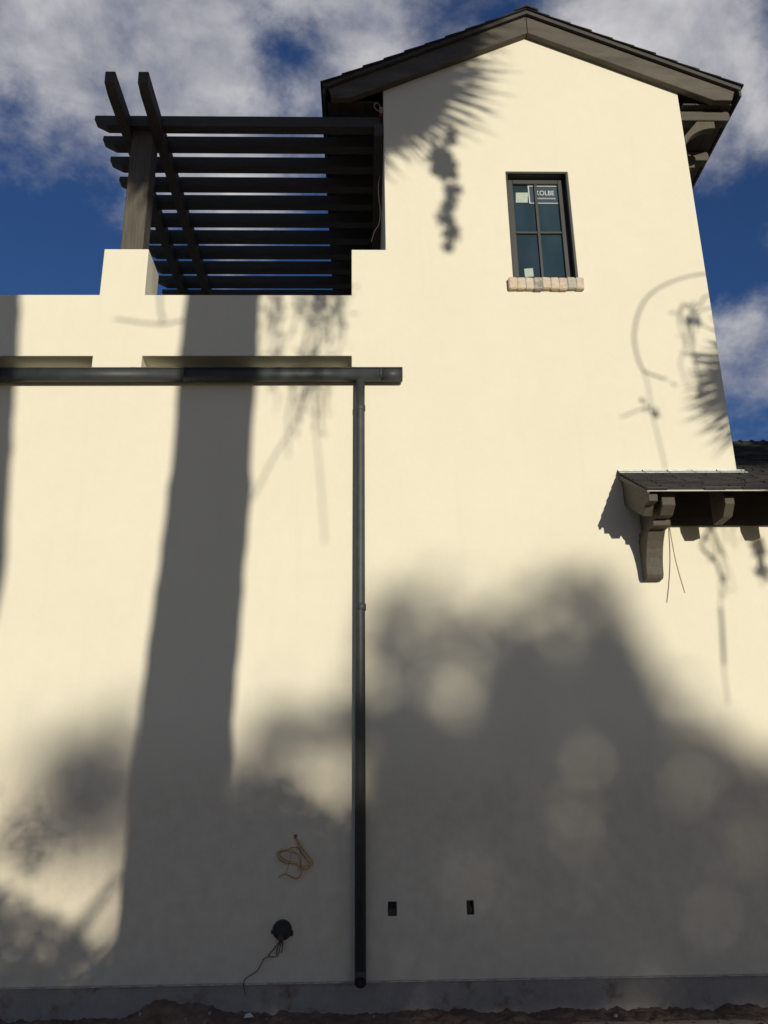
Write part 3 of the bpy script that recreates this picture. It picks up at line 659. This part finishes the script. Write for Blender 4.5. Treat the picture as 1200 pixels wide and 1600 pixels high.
def palm(label, D, rings, top, Rt, crown_r, nf, ndead, seed, extra=()):
    rnd = random.Random(seed)
    # rings: shadow centre line on the wall as (X, z) from the top down; carried on to the ground
    pts = [to_tree(X, z, D) for X, z in rings]
    last, prev = pts[-1], pts[-2]
    gx_ = last+(last-prev)*((last.z+.2)/max(.01, prev.z-last.z)) if last.z > 0 else last; gx_.z = -.2
    pts.append(gx_)
    P_ = thing('palm_tree', label, 'palm tree', (gx_.x, gx_.y, 0), 'tall fan palms behind the photographer')
    fine = []
    for a, b in zip(pts, pts[1:]):
        m_ = max(2, int((a-b).length/.16))
        for i in range(m_): fine.append(a.lerp(b, i/m_))
    fine.append(pts[-1]); tt = len(fine)
    rad = [Rt[0]+(Rt[1]-Rt[0])*i/tt+.006*math.sin(i*1.9)+rnd.uniform(-.006, .006)+.03*mnoise.noise(Vector((i*.15, seed, 0))) for i in range(tt)]
    MB().tube(fine, rad, 20).build('trunk', BARK, P_, zrel=False)
    apex = pts[0]
    for i in range(nf+ndead):
        dead = i >= nf
        az = i*2.399963+rnd.uniform(-.2, .2)
        el = rnd.uniform(-.25, 1.25) if not dead else rnd.uniform(-1.35, -.45)
        o = bpy.data.objects.new('dead_frond' if dead else 'frond', rnd.choice(DM if dead else FM)); C.objects.link(o); o.parent = P_
        o.location = apex+Vector((0, 0, rnd.uniform(-.5, .15) if dead else rnd.uniform(-.15, .3)))-Vector((gx_.x, gx_.y, 0))
        s = crown_r/1.95*rnd.uniform(.85, 1.1)*(.9 if dead else 1); o.scale = (s, s, s)
        o.rotation_euler = Matrix.Rotation(az, 3, 'Z').to_4x4().to_3x3().__matmul__(Matrix.Rotation(-el, 3, 'Y')).__matmul__(Matrix.Rotation(rnd.uniform(-.6, .6), 3, 'X')).to_euler()
    for (sx_, sz_, ln, kind) in [(e[0]+dx*rnd.uniform(.3, 1), e[1]+dz*rnd.uniform(.3, 1), e[2], e[3]) for e in extra for dx, dz in ((0, 0), (.12, -.16), (-.18, .05))]:
        q = to_tree(sx_, sz_, D); d = q-apex; s = d.length/1.95
        o = bpy.data.objects.new('frond' if kind else 'dead_frond', (FM if kind else DM)[0]); C.objects.link(o); o.parent = P_
        o.location = apex-Vector((gx_.x, gx_.y, 0)); o.scale = (s, ln, s)
        xd = d.normalized(); zd = (SUNDIR+Vector((rnd.uniform(-.4, .4), rnd.uniform(-.4, .4), rnd.uniform(-.4, .4)))); zd = (zd-xd*zd.dot(xd)).normalized(); yd = zd.cross(xd)
        o.rotation_euler = Matrix((xd, yd, zd)).transposed().to_euler()
    return P_, apex
def stalk(P_, D, pts, r, lumps=()):
    base = P_.location
    W = [to_tree(X, z, D) for X, z in pts]
    mb = MB().tube(spline([tuple(w_) for w_ in W], 6), r, 6)
    rnd = random.Random(len(pts)*7+int(D))
    for (X, z, rr, n_) in lumps:
        c = to_tree(X, z, D); n_ = int(n_*2.2)
        for k in range(n_):
            d = Vector((rnd.gauss(0, .42), rnd.gauss(0, .42), rnd.gauss(0, .62)))*rr
            p = c+d; a = rnd.uniform(0, 6.28); e = rnd.uniform(.012, .034)*(2.2 if rr > .13 and n_ > 50 else 1)
            u_ = Vector((math.cos(a), math.sin(a), rnd.uniform(-.5, .5)))*e; v_ = Vector((rnd.uniform(-.4, .4), rnd.uniform(-.4, .4), 1))*e*1.3
            f = [mb.bm.verts.new(p+w_) for w_ in (-u_-v_, u_-v_, u_+v_, -u_+v_)]; mb.bm.faces.new(f)
    o = mb.build('seed_stalk', DEADF, None, zrel=False); WORLD_AT.setdefault(P_.name, base); o.parent = P_; o.location = o.location-Vector(WORLD_AT[P_.name])
    return o
def W2(px, py): v = at(px, py); return (v.x, v.z)
DA = 12.0
A, apA = palm('thick trunked fan palm whose shadow stripes the wall left of the downpipe', DA,
              [(-1.55, 9.9), (-1.634, 5.69), (-1.658, 3.2), (-1.757, 1.03), (-1.80, -.5)], None, (.385, .47), 3.2, 95, 34, 3,
               extra=[(*W2(a, b), c, k) for a, b, c, k in ((702, 215, 1.25, 1), (655, 195, 1.3, 1), (625, 215, 1.2, 1), (745, 190, 1.25, 1), (735, 150, 1.3, 1), (690, 170, 1.2, 1), (650, 150, 1.2, 1), (612, 262, .8, 1), (768, 165, 1.3, 1), (772, 115, 1.2, 1),
                     (720, 95, 1.3, 1), (680, 120, 1.3, 1), (760, 60, 1.3, 1), (700, 40, 1.3, 1), (606, 225, .9, 1), (640, 60, 1.3, 1), (708, 205, .9, 0), (608, 180, 1, 1))]
                     +[(x_, z_, 1.3, 1) for x_, z_ in ((-2.9, 7.15), (-3.4, 7.3), (-2.3, 7.1), (-1.9, 7.1), (-3.9, 7.6), (-.9, 7.1), (-.2, 7.2), (-4.4, 8.2), (-4.6, 9.0), (-3.2, 7.9), (-2.6, 7.8), (-.5, 7.8), (.1, 7.4), (-3.7, 8.8), (-1.4, 7.2), (-2.7, 7.0), (-3.05, 7.05), (-2.85, 7.5), (-3.1, 7.6), (-2.5, 7.3), (-2.95, 8.0), (.45, 7.75), (.35, 8.0), (.6, 8.2), (.3, 7.6), (.8, 8.35), (.0, 8.0))])
def tassel(P_, D, x0, z0, n_, ln, sp, r, seed, lean=0.0, leaves=0):
    rnd = random.Random(seed); mb = MB()
    for k in range(n_):
        X = x0+rnd.gauss(0, sp*.4); z = z0+rnd.uniform(0, .25); pts = [to_tree(X, z, D)]; L_ = ln*rnd.uniform(.25, 1); vx = rnd.gauss(0, sp*.5)+lean
        dy = rnd.gauss(0, .2)
        for i in range(5):
            X += vx*L_/5+rnd.gauss(0, .035); z -= L_/5; vx *= .8; p = to_tree(X, z, D); p.y += dy; pts.append(p)
            for q in range(leaves):
                if rnd.random() < .55:
                    c = p+Vector((rnd.gauss(0, .05), rnd.gauss(0, .05), rnd.gauss(0, .06))); u_ = Vector((rnd.gauss(0, 1), 0, rnd.gauss(0, 1))).normalized()*rnd.uniform(.02, .06); v_ = Vector((-u_.z, 0, u_.x))*.3
                    mb.bm.faces.new([mb.bm.verts.new(c+w_) for w_ in (-u_, -v_, u_, v_)])
        mb.tube(spline([tuple(p) for p in pts], 2), [r*(1-.5*i/10) for i in range(11)], 4)
    o = mb.build('hanging_fibre', DEADF, None, zrel=False); o.parent = P_; o.location = o.location-Vector(WORLD_AT[P_.name]); return o
stalk(A, DA, [(-1.3, 9.6), (-.2, 9.2), (.7, 8.4), W2(688, 235), W2(697, 300), W2(700, 385)], .012,
      [(*W2(690, 256), .15, 51), (*W2(708, 296), .11, 26), (*W2(698, 340), .12, 34), (*W2(705, 365), .10, 30), (*W2(701, 386), .05, 14), (*W2(702, 322), .09, 26), (*W2(705, 215), .1, 30)])
for (px, py, n_, ln, sp, lf, sd_) in ((440, 440, 13, 1.15, .30, 2, 1), (490, 440, 16, 1.3, .30, 3, 2), (520, 455, 8, 1.1, .25, 2, 3), (425, 560, 6, .9, .3, 1, 4), (495, 560, 9, 1.5, .25, 1, 5), (455, 590, 4, .8, .3, 1, 6)):
    tassel(A, DA, *W2(px, py), n_, ln, sp, .013, sd_, 0, lf)
stalk(A, DA, [(-1.5, 9.3), (-.6, 7.8), W2(490, 470), W2(497, 540), W2(492, 640), W2(500, 740), W2(508, 850)], .007, [])
stalk(A, DA, [W2(495, 590), W2(455, 670), W2(425, 720), W2(395, 780)], .009, [])
stalk(A, DA, [(-2.2, 8.6), (-2.45, 7.2), W2(250, 470), W2(255, 497), W2(240, 506), W2(180, 498)], .013, [])
stalk(A, DA, [W2(250, 508), W2(275, 503), W2(292, 500)], .014, [])
DB = 13.5
B, apB = palm('fan palm leaning a little, its shadow on the far left edge of the wall', DB,
              [(-4.75, 11.5), (-4.41, 5.68), (-4.33, 4.6), (-4.25, 3.44), (-4.17, 2.37), (-4.3, 0.2)], None, (.40, .44), 2.2, 46, 10, 5)
DC = 9.0
Cp, apC = palm('fan palm to the right with bare arching fruit stalks', DC,
               [(6.6, 6.0), (6.65, 4.0), (6.7, 2.0), (6.75, 0.0)], None, (.34, .40), 1.9, 44, 14, 9,
               extra=[(*W2(a, b), c, 1) for a, b, c in ((1062, 700, .8), (1085, 715, 1.0), (1118, 715, .9), (1140, 720, 1.1), (1100, 740, .8), (1068, 682, 1.1), (1105, 662, 1.0), (1090, 690, 1.1))])
stalk(Cp, DC, [(6.4, 5.9), (5.2, 6.25), W2(1130, 427), W2(1090, 429), W2(1050, 440), W2(1018, 458), W2(1000, 483), W2(991, 520), W2(994, 550), W2(1004, 577), W2(1020, 586), W2(1042, 593)], .0125, [])
stalk(Cp, DC, [W2(1003, 575), W2(1012, 600), W2(1018, 640), W2(1030, 690), W2(1040, 735)], .007, [(*W2(1015, 637), .09, 4)])
stalk(Cp, DC, [W2(1020, 634), W2(1000, 640), W2(970, 652)], .009, [])
stalk(Cp, DC, [(6.4, 5.8), (5.0, 5.8), W2(1115, 460), W2(1095, 474), W2(1080, 495), W2(1083, 550), W2(1092, 590), W2(1099, 625)], .011, [(*W2(1083, 500), .10, 7), (*W2(1098, 612), .10, 7)])
stalk(Cp, DC, [W2(1085, 490), W2(1098, 484), W2(1115, 480)], .010, [])
stalk(Cp, DC, [W2(1087, 560), W2(1100, 566), W2(1115, 578)], .013, [])
tassel(Cp, DC, *W2(1085, 500), 6, .9, .2, .010, 11, 0, 1)
stalk(Cp, DC, [(6.4, 5.6), (5.6, 4.2), W2(1176, 800), W2(1184, 850), W2(1200, 910)], .018, [(*W2(1182, 850), .09, 14), (*W2(1190, 890), .1, 9)])
stalk(Cp, DC, [(6.4, 5.5), (5.1, 3.9), W2(1106, 830), W2(1120, 880), W2(1132, 912)], .016, [])
stalk(Cp, DC, [W2(1126, 895), W2(1126, 960), W2(1130, 1035), W2(1138, 1100)], .007, [])
stalk(Cp, DC, [W2(1126, 950), W2(1129, 990), W2(1131, 1038)], .017, [])
tassel(Cp, DC, *W2(1150, 800), 3, 1.5, .35, .010, 12, 0, 1)
tassel(Cp, DC, *W2(1105, 830), 4, 1.0, .2, .009, 13, 0, 1)

# ------------------------------------------------------------------ leafy trees farther off
def leafy(label, D, sample, n_, leaf, xr, seed, thick=2.2, group='leafy trees beyond the palms'):
    rnd = random.Random(seed)
    x_mid = sum(xr)/2+SX*D; root = thing('leafy_tree', label, 'tree', (x_mid, -D, 0), group)
    verts, faces = [], []; tz = 0
    for _ in range(n_):
        X, z = sample(rnd); p = to_tree(X, z, D); dy = rnd.gauss(0, 1)*thick*.5
        p += Vector((-SX*dy, dy, -SZ*dy))       # spread along the sun's line keeps the crown's depth
        p -= Vector((x_mid, -D, 0)); tz = max(tz, p.z)
        u_ = Vector((rnd.gauss(0, 1), rnd.gauss(0, 1), rnd.gauss(0, 1))).normalized(); v_ = u_.orthogonal().normalized()
        w_ = u_.cross(v_); e = leaf*rnd.uniform(.6, 1.3); i = len(verts)
        a = rnd.uniform(0, 6.28); v2 = v_*math.cos(a)+w_*math.sin(a); w2 = u_.cross(v2)
        verts += [p-v2*e, p-w2*e*.45, p+v2*e, p+w2*e*.45]; faces.append((i, i+1, i+2, i+3))
    me = bpy.data.meshes.new('crown'); me.from_pydata([tuple(v) for v in verts], [], faces); me.materials.append(LEAF)
    c = bpy.data.objects.new('crown', me); C.objects.link(c); c.parent = root; c['kind'] = 'stuff'
    H = tz*.75
    MB().tube([(0, 0, -.3), (.1, .1, H*.35), (-.1, 0, H*.7), (0, .1, H)], [.28, .22, .14, .05], 10).build('trunk', TBARK, None, zrel=False).parent = root
    for k in range(7):
        a = k*2.4; h0 = H*(.25+.07*k); ln = 2.2-.15*k
        MB().tube([(0, 0, h0), (math.cos(a)*ln*.5, math.sin(a)*ln*.3, h0+.7), (math.cos(a)*ln, math.sin(a)*ln*.5, h0+1.5)], [.10, .07, .02], 6).build('limb', TBARK, None, zrel=False).parent = root
    return root
def interp(tab, x):
    for (a, b), (c, d) in zip(tab, tab[1:]):
        if a <= x <= c: return b+(d-b)*(x-a)/(c-a)
    return tab[0][1] if x < tab[0][0] else tab[-1][1]
TOP = [W2(px, py) for px, py in ((-500, 1500), (0, 1520), (90, 1520), (190, 1500), (235, 1260), (300, 1190), (370, 1160), (430, 1115), (500, 1115), (555, 1080), (575, 960), (620, 915), (690, 915), (760, 925), (812, 935), (860, 895), (945, 895), (995, 960), (1030, 1060), (1070, 1110), (1130, 1150), (1200, 1165), (1400, 1100), (1700, 1050))]
HOLES = [(*W2(590, 1060), .27), (*W2(700, 1072), .30), (*W2(1200, 1080), .25), (*W2(145, 1370), .55), (*W2(60, 1320), .5)]
SOFT = [(*W2(915, 1178), .27), (*W2(1090, 1230), .25), (*W2(520, 1230), .3), (*W2(460, 1180), .2), (*W2(650, 1010), .15)]
def far_sample(x0, x1):
    def f(rnd):
        while True:
            X = rnd.uniform(x0, x1); zt = interp(TOP, X); z = rnd.uniform(-1.9, zt-.05)+(abs(rnd.gauss(0, .32)) if rnd.random() < .3 else 0)
            zt0 = zt; acc_ = .20+.80*(zt0-z)/1.45
            if rnd.random() > acc_: continue
            if mnoise.noise(Vector((X*1.35, z*1.35, 7))) > .12 and rnd.random() < .70: continue
            z = z+.18*mnoise.noise(Vector((X*1.6, 3, 1)))
            if any((X-a)**2+(z-b)**2 < (r*.85)**2 for a, b, r in HOLES) and rnd.random() < .93: continue
            if any((X-a)**2+(z-b)**2 < r*r for a, b, r in SOFT) and rnd.random() < .72: continue
            return X, z
    return f
DF = 58
for k, (x0, x1, lab, nn) in enumerate(((-7.5, -2.4, 'low leafy tree leftmost of the far row', 7000), (-2.4, .2, 'leafy tree in the far row beside the leftmost one', 5200), (.2, 2.9, 'tallest leafy tree in the middle of the far row', 6600), (2.9, 6.6, 'leafy tree at the right end of the far row', 5600))):
    leafy(lab, DF, far_sample(x0, x1), nn, .16, (x0, x1), 20+k)
# soft lump left of the palm shadow, a lone crown very far off
cX, cz = W2(150, 1235)
leafy('lone round crowned tree far behind the row', 72, lambda r: (cX+r.gauss(0, .30), cz+r.gauss(0, .34)), 300, .17, (cX-.5, cX+.5), 31)
# nearer shrubs whose leafy edges fall sharper, low on the left
SH = [W2(px, py) for px, py in ((-600, 1340), (-100, 1370), (0, 1385), (25, 1395), (50, 1410), (90, 1440), (120, 1445), (165, 1480), (240, 1500), (420, 1530))]
def shrub_sample(rnd):
    X = rnd.uniform(-6.5, -1.4); zt = interp(SH, X)+.10*mnoise.noise(Vector((X*5, 1, 1)))+.05*mnoise.noise(Vector((X*14, 1, 1))); return X, rnd.uniform(-3.2, zt)
leafy('near leafy shrub with a ragged top at the left', 19, shrub_sample, 9500, .075, (-6.5, -1.4), 41, 1.4, 'near shrubs behind the photographer')
l2 = [(*W2(40, 1290), .16, 60), (*W2(25, 1320), .14, 40), (*W2(62, 1335), .10, 18), (*W2(50, 1355), .09, 14)]
def tuft(rnd):
    X, z, r, _ = rnd.choices(l2, [q[3] for q in l2])[0]; return X+rnd.gauss(0, r*.95), z+rnd.gauss(0, r*.95)
leafy('slim leafy sapling beside the ragged shrub', 18, tuft, 260, .045, (-3.6, -3.2), 42, .5, 'near shrubs behind the photographer')
SH2 = [W2(px, py) for px, py in ((360, 1290), (380, 1250), (410, 1215), (440, 1200), (470, 1230), (520, 1270), (560, 1260))]
def sh2(rnd):
    X = rnd.uniform(-1.35, .3); zt = interp(SH2, X)+.09*mnoise.noise(Vector((X*6, 4, 1))); return X, rnd.uniform(-3.4, zt)
leafy('near leafy shrub standing between the palms', 21, sh2, 4200, .075, (-1.35, .3), 43, 1.2, 'near shrubs behind the photographer')
